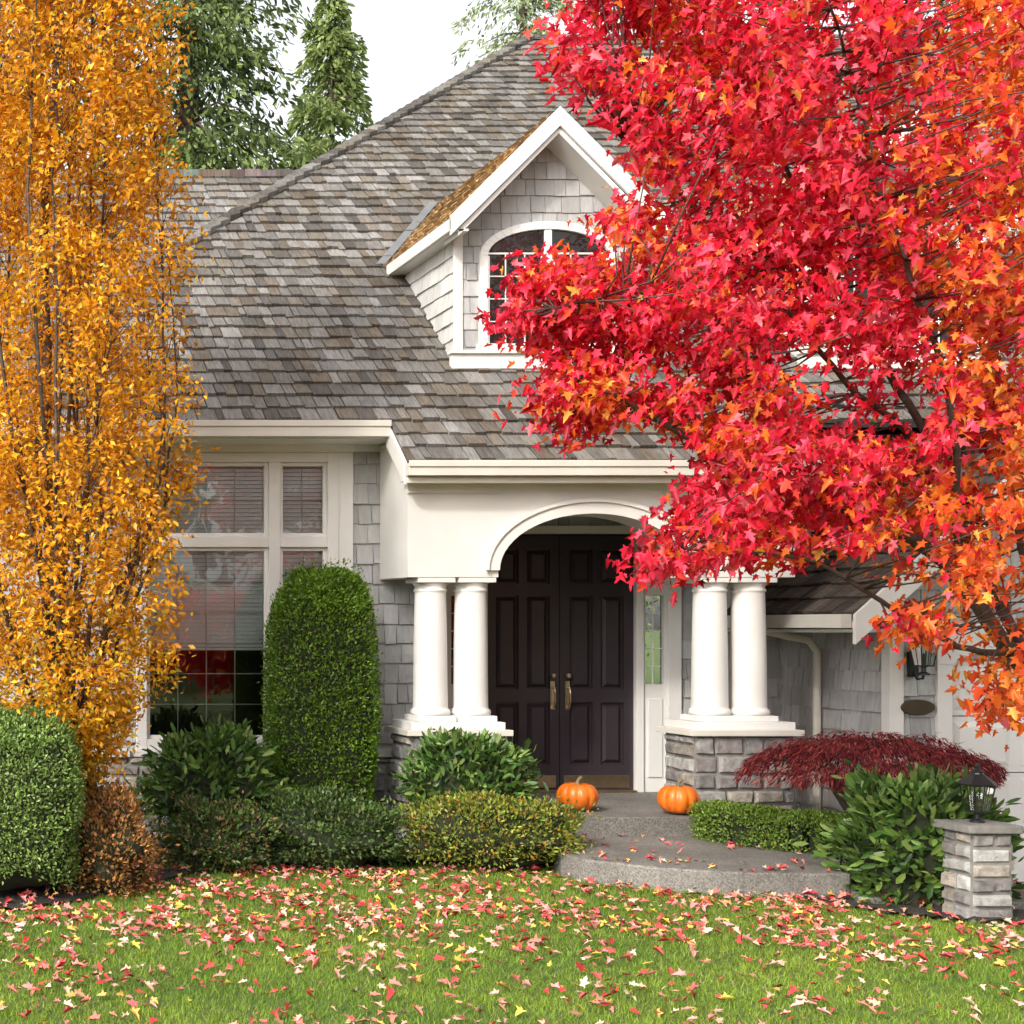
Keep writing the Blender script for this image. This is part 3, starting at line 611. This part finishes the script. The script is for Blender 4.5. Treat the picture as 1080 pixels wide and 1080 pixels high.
def hedge_path(name,pts,w,z0,z1,n,palette):
    root=empty(name); pts=np.array(pts,float); seg=np.linalg.norm(np.diff(pts,axis=0),axis=1); cum=np.concatenate([[0],np.cumsum(seg)]); L=cum[-1]
    def at(s):
        s=np.clip(s,0,L); return np.stack([np.interp(s,cum,pts[:,0]),np.interp(s,cum,pts[:,1])],-1)
    s=rng.uniform(-w*.4,L+w*.4,n); p0=at(s); tg=nrm(at(s+.05)-at(s-.05)); nm=np.stack([-tg[:,1],tg[:,0]],1)
    kind=rng.random(n); top=kind<.42; side=np.where(kind<.71,1,-1)
    hw=w/2*(1+.05*np.sin(s*9)); hw=hw*np.sqrt(np.clip(1-np.clip(np.maximum(-s,s-L)/(w*.42),0,1)**2,.0,1))
    off=np.where(top,rng.uniform(-1,1,n),side)*hw; zz=np.where(top,z1-.03*np.abs(off/hw.clip(.01))**3,rng.uniform(z0,z1-.01,n))
    ex=np.where(s<0,s,np.where(s>L,s-L,0))
    xy=p0+nm*off[:,None]+tg*ex[:,None]
    pos=np.stack([xy[:,0],xy[:,1],zz+.012*np.sin(xy[:,0]*11)*np.sin(xy[:,1]*9)],1); on=np.stack([nm[:,0]*np.where(top,0,side),nm[:,1]*np.where(top,0,side),np.where(top,1.,.1)],1)
    pos+=on*rng.uniform(-.05,.03,(n,1))
    leaves(name+'_foliage',pos,on*.6+rng.normal(0,.6,(n,3))+np.array([0,0,.3]),on+rng.normal(0,.5,(n,3)),rng.uniform(.02,.036,n),pal(palette,n),T_OVAL,M['leafg'],root)
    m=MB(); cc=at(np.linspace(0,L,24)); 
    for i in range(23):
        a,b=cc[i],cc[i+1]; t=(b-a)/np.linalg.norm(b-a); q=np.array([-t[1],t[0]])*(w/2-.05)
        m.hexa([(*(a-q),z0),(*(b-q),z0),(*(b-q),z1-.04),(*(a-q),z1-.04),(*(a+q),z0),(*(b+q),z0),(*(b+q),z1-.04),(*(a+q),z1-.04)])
    m.make(name+'_dark_core',M['core'],root)  # dark solid filler under the hedge leaves, in place of shaded twigs
hedge_path('boxwood_border',[(6.95,12.5),(6.98,12.15),(7.25,11.75),(7.7,11.5),(8.3,11.35)],.42,.02,.47,26000,BOX)
hedge_path('boxwood_border',[(8.35,10.45),(9.2,10.35),(10.0,10.3)],.4,-.1,.24,9000,BOX)
jm=empty('laceleaf_japanese_maple'); c,h=fit(795,1045,770,835,11.9)
n=12500; a=rng.uniform(0,2*np.pi,n); rr=np.sqrt(rng.random(n))
ex=1+.12*np.sin(3*a+1)+.08*np.sin(7*a)
X_=c[0]+h[0]*rr*ex*np.cos(a); Y_=11.9+.7*rr*ex*np.sin(a); top=P(0,776,11.9)[2]; Z_=top-.27*rr**2.6-rng.uniform(0,.09,n)+.035*np.sin(X_*11+Y_*5)+.02*np.sin(Y_*19+X_*6)
d=np.stack([np.cos(a)*.9,np.sin(a)*.9,-.3-rr*.8],1)+rng.normal(0,.45,(n,3)); nn=rng.normal(0,.5,(n,3)); nn[:,2]+=1
leaves('laceleaf_foliage',np.stack([X_,Y_,Z_],1),d,nn,rng.uniform(.04,.085,n),pal([(.26,.025,.035),(.36,.05,.05),(.18,.018,.025),(.45,.10,.08),(.12,.015,.018)],n,jit=.25),T_THIN,M['leaf'],jm)
m=MB(); bx,by=c[0]-.1,11.95
for i in range(12):
    a=i*.53; r_=.55+.35*random.random(); m.tube([(bx,by,0),(bx+.03,by,.35),(bx+r_*.4*math.cos(a),by+r_*.3*math.sin(a),.80),(bx+r_*math.cos(a),by+.6*r_*math.sin(a),.92)],[.05,.04,.02,.008],6)
m.make('laceleaf_trunk',M['bark'],jm)

# ================================================================= TREES
rm=empty('reflection_maple_tree'); wood=MB()
limbs=[[(1128,985,9.7),(1122,850,9.7),(1100,730,9.65),(1068,685,9.6),(1015,600,9.5),(950,545,9.4),(880,525,9.3),(800,490,9.2),(710,445,9.1),(620,405,9.0)],
 [(1100,730,9.65),(1040,610,9.7),(990,480,9.8),(905,340,9.9),(865,245,9.9),(800,120,9.9),(740,20,9.9)],
 [(1100,730,9.65),(1062,520,9.9),(1040,300,10.1),(1000,150,10.1),(960,0,10.1),(930,-110,10.1)],
 [(1110,760,9.7),(1115,400,9.9),(1090,100,10),(1085,-130,10)],
 [(1118,800,9.7),(1200,500,9.7),(1260,200,9.8),(1280,-50,9.8)],
 [(880,525,9.3),(830,440,9.1),(760,345,9.0),(660,305,8.9),(585,325,8.9)],
 [(990,480,9.8),(900,420,9.6),(810,300,9.5),(730,215,9.4),(660,150,9.4)],
 [(1068,685,9.6),(1010,690,9.3),(960,650,9.2),(880,590,9.1),(790,575,9.0),(715,585,9.0)],
 [(1068,685,9.6),(1055,720,9.3),(1040,745,9.2)],
 [(1015,600,9.5),(1000,420,9.0),(940,250,8.8),(890,80,8.8),(860,-60,8.8)],
 [(905,340,9.9),(780,230,10.2),(700,120,10.3),(660,10,10.3)],
 [(1062,520,9.9),(1140,350,9.4),(1180,150,9.3)]]
rads=[.075,.038,.034,.04,.045,.024,.024,.024,.014,.026,.018,.02]
lp=[]
def dens_path(pts,step=.12):
    out=[]
    for a,b in zip(pts[:-1],pts[1:]):
        k=max(2,int(np.linalg.norm(b-a)/step)); out+= [a+(b-a)*i/k for i in range(k)]
    out.append(pts[-1]); return np.array(out)
for li,(L_,r0) in enumerate(zip(limbs,rads)):
    q=dens_path([P(*t) for t in L_]); k=len(q)
    for _ in range(6): q[1:-1]=(q[:-2]+q[1:-1]*2+q[2:])/4
    wob=np.cumsum(rng.normal(0,.008,(k,3)),axis=0); wob-=np.linspace(0,1,k)[:,None]*wob[-1]; q=q+wob
    wood.tube(q,[max(.006,r0*(1-.85*i/k)) for i in range(k)],8); lp.append(q)
lp=np.concatenate(lp[:]); lp=lp[lp[:,2]>1.3]
crown=[(625,-60),(592,60),(610,95),(665,135),(700,200),(640,230),(660,285),(600,275),(555,300),(535,345),(570,385),(568,430),(600,475),(640,440),(700,440),(765,490),(722,530),(680,580),(690,608),(745,600),(835,590),(900,570),(945,590),(955,635),(935,660),(945,680),(985,655),(1020,690),(1040,740),(1050,765),(1085,735),(1300,720),(1380,400),(1350,-120),(700,-150)]
holes=[[(838,365),(910,365),(915,455),(850,475)],[(960,620),(1010,600),(1075,700),(1020,690)],[(1040,560),(1085,560),(1085,690),(1050,650)],[(940,400),(985,380),(990,450),(945,460)],[(870,20),(900,10),(905,70),(880,80)]]
n=10500; ca=rng.uniform(500,1380,n); cb=rng.uniform(-150,780,n); ok=inpoly(ca,cb,crown)
for H in holes: ok&=~inpoly(ca,cb,H)
gapn=np.array([noise.noise(Vector((a/46,b/30,3.1)))+.6*noise.noise(Vector((a/18,b/13,8.1))) for a,b in zip(ca,cb)])
ok&=(gapn>-.13-(.10*(ca<900)))
ca,cb,gp=ca[ok],cb[ok],gapn[ok]
vis=(ca<1110)&(cb>-40)
k=(rng.random(len(ca))<np.where(vis,np.where(ca>930,.48,.60),.13)); ca,cb,gp=ca[k],cb[k],gp[k]
nc=len(ca); edge=np.clip((ca-520)/300,.12,1); dep=9.4+rng.normal(0,.55,nc)*edge*1.3-.3*(1-edge); dep=np.clip(dep,7.9,11)
cc=np.stack([(ca+100)*dep/F,dep,CH-(cb-660)*dep/F],1)
for i in range(nc):
    dd_=np.linalg.norm(lp-cc[i],axis=1)+ .6*np.maximum(0,lp[:,2]-cc[i][2]); j=dd_.argmin()
    if rng.random()<.45 and dd_[j]<1.2:
        md=(lp[j]+cc[i])/2+rng.normal(0,.04,3)+np.array([0,0,-.03]); wood.tube([lp[j],md,cc[i]],[.008,.005,.003],4)
wood.make('maple_trunk_and_limbs',M['barklt'],rm,smooth=True)
per=23; N_=nc*per; ci=np.repeat(np.arange(nc),per)
tdir=cc-np.array(P(1080,560,9.6)); tdir[:,2]*=.5; tdir=nrm(tdir+rng.normal(0,.4,(nc,3)))
tt=rng.normal(0,.10,N_)
pos=cc[ci]+tdir[ci]*tt[:,None]+rng.normal(0,1,(N_,3))*np.array([.042,.08,.048])
d=rng.normal(0,.55,(N_,3))+tdir[ci]*.35; d[:,2]-=.8; nn=rng.normal(0,.8,(N_,3))+np.array([-.2,-.5,.6])
or_p=np.clip((ca-920)/170,0,.88)+np.clip((cb-430)/350,0,.45)*(ca>780)+.36*((ca<660)&(cb>380))
gn=np.array([noise.noise(Vector((a/90,b/80,9.7))) for a,b in zip(ca,cb)]); pr=np.clip(or_p+gn*.7,0.03,.95)
isor=rng.random(N_)<pr[ci]
red=pal([(.82,.026,.065),(.68,.012,.032),(.88,.07,.13),(.38,.006,.022),(.86,.075,.045),(.92,.19,.23)],N_,[.30,.24,.18,.12,.11,.05],.12)  # palest pink stands in for highlights on the leaves
org=pal([(.85,.16,.02),(.80,.09,.025),(.88,.27,.035),(.8,.38,.06),(.5,.08,.02)],N_,[.35,.26,.18,.07,.14],.12)
cl_=(1+rng.normal(0,.13,nc))[ci][:,None]
colr=np.clip(np.where(isor[:,None],org,red)*cl_,.003,.93)
leaves('maple_foliage',pos,d,nn,rng.uniform(.043,.086,N_),colr,T_MAPLE,M['leaf'],rm,.5,.9)
print('maple leaves',N_)
# small maple added unseen behind the viewpoint, to give the panes a red reflection
r2=empty('reflection_maple_tree'); n=7000; c2=np.array([7.6,-6.,1.7]); cl=nrm(rng.normal(0,1,(90,3)))*(rng.random((90,1))**.4)*np.array([1.7,1.7,1.0])+c2
ci=rng.integers(0,90,n); pos=cl[ci]+rng.normal(0,.2,(n,3)); pos[:,2]=np.maximum(pos[:,2],.3)
leaves('reflection_maple_foliage',pos,rng.normal(0,1,(n,3)),rng.normal(0,1,(n,3)),rng.uniform(.09,.15,n),pal([(.85,.04,.06),(.85,.14,.04),(.6,.02,.03)],n),T_MAPLE,M['leaf'],r2)
m=MB(); m.tube([(7.6,-6,0),(7.55,-6,.6),(7.6,-6.05,1.2),(7.7,-5.9,2.2)],[.08,.06,.04,.015],8)
for i in range(9):
    q=cl[i*9]; m.tube([(7.58,-6,.5+.08*i),tuple((q+np.array([7.58,-6,.6+.08*i]))/2),tuple(q)],[.03,.018,.008],5)
m.make('reflection_maple_trunk',M['barklt'],r2)
# --- golden columnar tree
yt=empty('golden_columnar_tree'); wood=MB(); base=P(72,935,11.3); base[2]=0
lp=[]; YT=11.3
def edgeR(z):
    return np.interp(z,[.75,1.0,1.6,2.6,4.0,5.5,7.0,8.6,9.6],[.15,.45,.80,.97,1.02,.93,.82,.45,.05])
cx0=P(58,0,YT)[0]
for i in range(22):
    a=rng.uniform(0,2*np.pi); r=rng.uniform(.1,.9)**.7; zt=rng.uniform(3.2,9.2) if i>0 else 9.4
    if i==0: r=0
    zs=np.linspace(0.0,zt,26); q=[]
    z0=.35+.02*i+ rng.uniform(0,1.2)*(i>6)
    for z in zs:
        f=0 if z<z0 else min(1,((z-z0)/2.4))**.75
        R=edgeR(z if z>1 else 1)*r*f
        q.append([base[0]+(cx0-base[0])*min(1,z/2)+R*math.cos(a),YT+R*math.sin(a),z])
    q=np.array(q); q[3:]+=np.cumsum(rng.normal(0,.016,(len(q)-3,3))*np.array([1,1,0]),axis=0)
    q=q[q[:,2]>=max(0,z0-.3)] if i>0 else q
    wood.tube(q,[max(.004,(.065 if i==0 else .02)*(1-.88*j/len(q))) for j in range(len(q))],6); lp.append(q[q[:,2]>.8])
lp=np.concatenate(lp)
nc=4600; zc=rng.uniform(.8,9.5,nc); a=rng.uniform(0,2*np.pi,nc); R=edgeR(zc)*(rng.random(nc)**.45)*(1+.13*np.sin(zc*4.3+a*3)+.08*np.sin(zc*9+a*5))
cc=np.stack([cx0+R*np.cos(a),YT+R*np.sin(a),zc],1)
for i in range(0,nc,5):
    q=lp-cc[i]; dd_=np.linalg.norm(q[:,:2],axis=1)+np.abs(q[:,2]+.25)*1.0; j=dd_.argmin()
    if dd_[j]<1.: wood.tube([lp[j],cc[i]+np.array([0,0,.12])],[.005,.002],3)
wood.make('golden_tree_trunk',M['bark'],yt,smooth=True)
gn=np.array([noise.noise(Vector((c[0]*3.2,c[1]*3.2,c[2]*2.4))) for c in cc]); cc=cc[gn>-.27]; nc=len(cc)
per=27; N_=nc*per; ci=np.repeat(np.arange(nc),per)
pos=cc[ci]+rng.normal(0,1,(N_,3))*np.array([.062,.062,.075]); d=rng.normal(0,.6,(N_,3)); d[:,2]-=.15; d[:,:2]+=nrm(cc-np.array([cx0,YT,0])*1)[ci][:,:2]*.3; nn=rng.normal(0,.6,(N_,3))+np.array([-.2,-.4,.6])
lo=np.clip((2.8-pos[:,2])/2,0,1)
c1=pal([(.76,.33,.012),(.82,.43,.022),(.66,.25,.010),(.46,.16,.010),(.86,.54,.06),(.26,.13,.012)],N_,[.33,.24,.21,.10,.08,.04],.14); c2=pal([(.74,.42,.02),(.46,.36,.035),(.68,.30,.02)],N_)
colr=np.where((rng.random(N_)<lo*.6)[:,None],c2,c1)*np.clip(1+rng.normal(0,.16,nc),.5,1.3)[ci][:,None]
leaves('golden_tree_foliage',pos,d,nn,rng.uniform(.036,.070,N_),np.clip(colr,.003,.93),T_OVAL,M['leaf'],yt)

# --- conifers
def conifer(seed,h,r,n,palette,z0=.08,droop=.35,ns=.6):
    g=np.random.default_rng(seed); nb=int(h*18); P_=[];D=[];m=MB()
    m.tube([(0,0,0),(0.05,0,h*.5),(0,0,h)],[h*.012,h*.007,.02],7)
    for i in range(nb):
        f=g.random()**.8; z=h*(z0+(1-z0)*f); L=r*(1-f)**.75*g.uniform(.5,1.15)+.15; a=g.uniform(0,2*np.pi)
        k=max(14,int(n*L/(nb*r*.55))); t=g.random(k)**.75
        x=L*t; zz=z+x*.15-droop*x*t*1.3+g.normal(0,.05,k)-np.abs(g.normal(0,.16,k))
        sp=g.normal(0,.13*L+.04,k)*(1-.5*t)
        pos=np.stack([x*np.cos(a)-sp*np.sin(a),x*np.sin(a)+sp*np.cos(a),zz],1)
        P_.append(pos); d=np.stack([np.cos(a)*.7+g.normal(0,.5,k),np.sin(a)*.7+g.normal(0,.5,k),-.8+g.normal(0,.35,k)],1); D.append(d)
        if i%3==0: m.tube([(0,0,z),(L*.5*math.cos(a),L*.5*math.sin(a),z-.02*L),(L*.9*math.cos(a),L*.9*math.sin(a),z+.13*L-droop*L)],[.04,.025,.01],4)
    pos=np.concatenate(P_); d=np.concatenate(D); n_=len(pos); nn=g.normal(0,.6,(n_,3))+np.array([0,0,.6])
    pc=np.array(palette)[g.integers(0,len(palette),n_)]*(1+g.normal(0,.25,(n_,1)))
    return m,pos,d,nn,g.uniform(.14,.42,n_)*ns,np.clip(pc,.003,.9)
G1=[(.10,.14,.045),(.13,.18,.055),(.17,.22,.07),(.07,.10,.035)]
G2=[(.25,.32,.10),(.30,.37,.12),(.19,.25,.08),(.35,.41,.16)]
G3=[(.30,.35,.19),(.26,.31,.16),(.36,.40,.22)]  # paler, greyer green: distance haze put into the needle colour
def put_conifer(name,x,y,*a,**k):
    root=empty(name); root.location=(x,y,0); m,pos,d,nn,s,pc=conifer(*a,**k)
    m.make(name+'_trunk',M['bark'],root); leaves(name+'_foliage',pos,d,nn,s,pc,T_LONG,M['needle'],root)
put_conifer('conifer_tree',5.6,29,1,27,3.9,60000,G1)
put_conifer('conifer_tree',2.6,31,12,25,3.6,36000,G1)
put_conifer('conifer_tree',10.5,36,3,17.9,3.3,52000,G2,ns=.7)
put_conifer('conifer_tree',18.6,44,4,27,4.6,44000,G3)
put_conifer('conifer_tree',25.5,46,5,26,4.6,18000,G2)
put_conifer('conifer_tree',34,48,6,28,4.5,12000,G1)
put_conifer('conifer_tree',7.6,38,7,13.2,2.8,24000,G2)
put_conifer('conifer_tree',-4,34,8,20,4,9000,G1)
put_conifer('conifer_tree',12.6,50,9,17,3.4,22000,G3)
n=16000; cl=rng.uniform([-30,-34,0],[40,-26,9.5],(170,3)); ci=rng.integers(0,170,n); pos=cl[ci]+rng.normal(0,1.0,(n,3)); pos[:,2]=np.abs(pos[:,2])  # leaf clumps added unseen behind the camera, for the window reflections
base_=pal([(.06,.10,.035),(.45,.06,.05),(.45,.25,.05),(.04,.07,.025)],170,[.45,.2,.15,.2])
leaves('reflection_trees',pos,rng.normal(0,1,(n,3)),rng.normal(0,1,(n,3)),rng.uniform(.5,1.1,n),np.clip(base_[ci]*(1+rng.normal(0,.2,(n,1))),.01,.9),T_OVAL,M['needle'])

# ================================================================= PROPS
def pumpkin(x,y,z,R,H,rot):
    root=empty('pumpkin'); m=MB(); vs=[];fs=[]; A,B_=80,20
    for i in range(B_+1):
        th=math.pi*i/B_
        for j in range(A):
            a=2*math.pi*j/A; rib=1-.085*abs(math.cos(a*5+rot))**6*math.sin(th)**.5; rr=R*math.sin(th)**.85*rib
            zz=H*(.5+.5*math.cos(th)) - H*.14*math.exp(-(math.sin(th)/.35)**2)*(1 if th<1.5 else -.4)
            vs.append((x+rr*math.cos(a),y+rr*math.sin(a),z+zz))
    for i in range(B_):
        for j in range(A): fs.append((i*A+j,i*A+(j+1)%A,(i+1)*A+(j+1)%A,(i+1)*A+j))
    m.add(vs,fs); m.make('pumpkin_body',M['pumpkin'],root,smooth=True)
    s=MB(); s.tube([(x,y,z+H*.84),(x,y,z+H*.95),(x+.01,y,z+H*1.05),(x+.035,y,z+H*1.14)],[.028,.018,.014,.017],7); s.make('pumpkin_stem',M['stem'],root)
pumpkin(5.985,13.0,.352,.172,.265,.4); pumpkin(6.755,12.76,.352,.165,.27,1.1)
sp=empty('stone_lantern_pier'); x0,x1,y0,y1,z1=7.20,7.47,9.86,10.12,.60
m=MB(); m.box(x0,x1,y0,y1,-.05,z1); m.make('pier_core',M['mortar'],sp)
m=MB()
for O,U,Nn,w in (((x0,y0,0),(1,0,0),(0,-1,0),x1-x0),((x0,y0,0),(0,1,0),(-1,0,0),y1-y0),((x1,y0,0),(0,1,0),(1,0,0),y1-y0)):
    stones(m,O,U,(0,0,1),Nn,w,z1,(.08,.15),(.1,.22))
m.make('pier_stones',M['stone'],sp,bevel=.004)
m=MB(); m.box(x0-.05,x1+.05,y0-.05,y1+.05,z1,z1+.055); m.make('pier_cap',M['mortar'],sp,bevel=.01)
lm,lg=MB(),MB(); lantern(lm,lg,(x0+x1)/2,(y0+y1)/2,z1+.055,.88); lr=empty('post_lantern'); lm.make('lantern_frame',M['metal'],lr); lg.make('lantern_glass',M['glassd'],lr)

# ================================================================= LIGHT, SKY, CAMERA
sd=Vector((-.62,-.62,.62)).normalized()
sun=bpy.data.lights.new('sun','SUN'); sun.energy=2.6; sun.angle=math.radians(4); sun.color=(1,.94,.85)
so=bpy.data.objects.new('sun',sun); link(so); so.rotation_euler=sd.to_track_quat('Z','Y').to_euler()
w=bpy.data.worlds.new('World'); scene.world=w; w.use_nodes=True; nt=w.node_tree; nt.nodes.clear()
sky=N(nt,'ShaderNodeTexSky'); sky.sky_type='NISHITA'; sky.sun_disc=False; sky.sun_elevation=math.asin(sd.z); sky.sun_rotation=math.atan2(sd.x,sd.y)%(2*math.pi)
sky.air_density=1.0; sky.dust_density=4.0; sky.ozone_density=1.0
hs=N(nt,'ShaderNodeHueSaturation'); hs.inputs['Saturation'].default_value=.16; hs.inputs['Value'].default_value=2.6
bg=N(nt,'ShaderNodeBackground'); bg.inputs[1].default_value=.135; wo=N(nt,'ShaderNodeOutputWorld')
nt.links.new(sky.outputs[0],hs.inputs['Color']); nt.links.new(hs.outputs[0],bg.inputs[0]); nt.links.new(bg.outputs[0],wo.inputs[0])
cam=bpy.data.cameras.new('camera'); co=bpy.data.objects.new('camera',cam); link(co)
co.location=(0,0,CH); co.rotation_euler=(math.radians(90),0,0); cam.sensor_width=36; cam.lens=36*F/1080
cam.shift_x=640/1080; cam.shift_y=120/1080; cam.clip_end=2000; scene.camera=co
scene.view_settings.view_transform='Standard'; scene.view_settings.look='None'; scene.view_settings.exposure=0
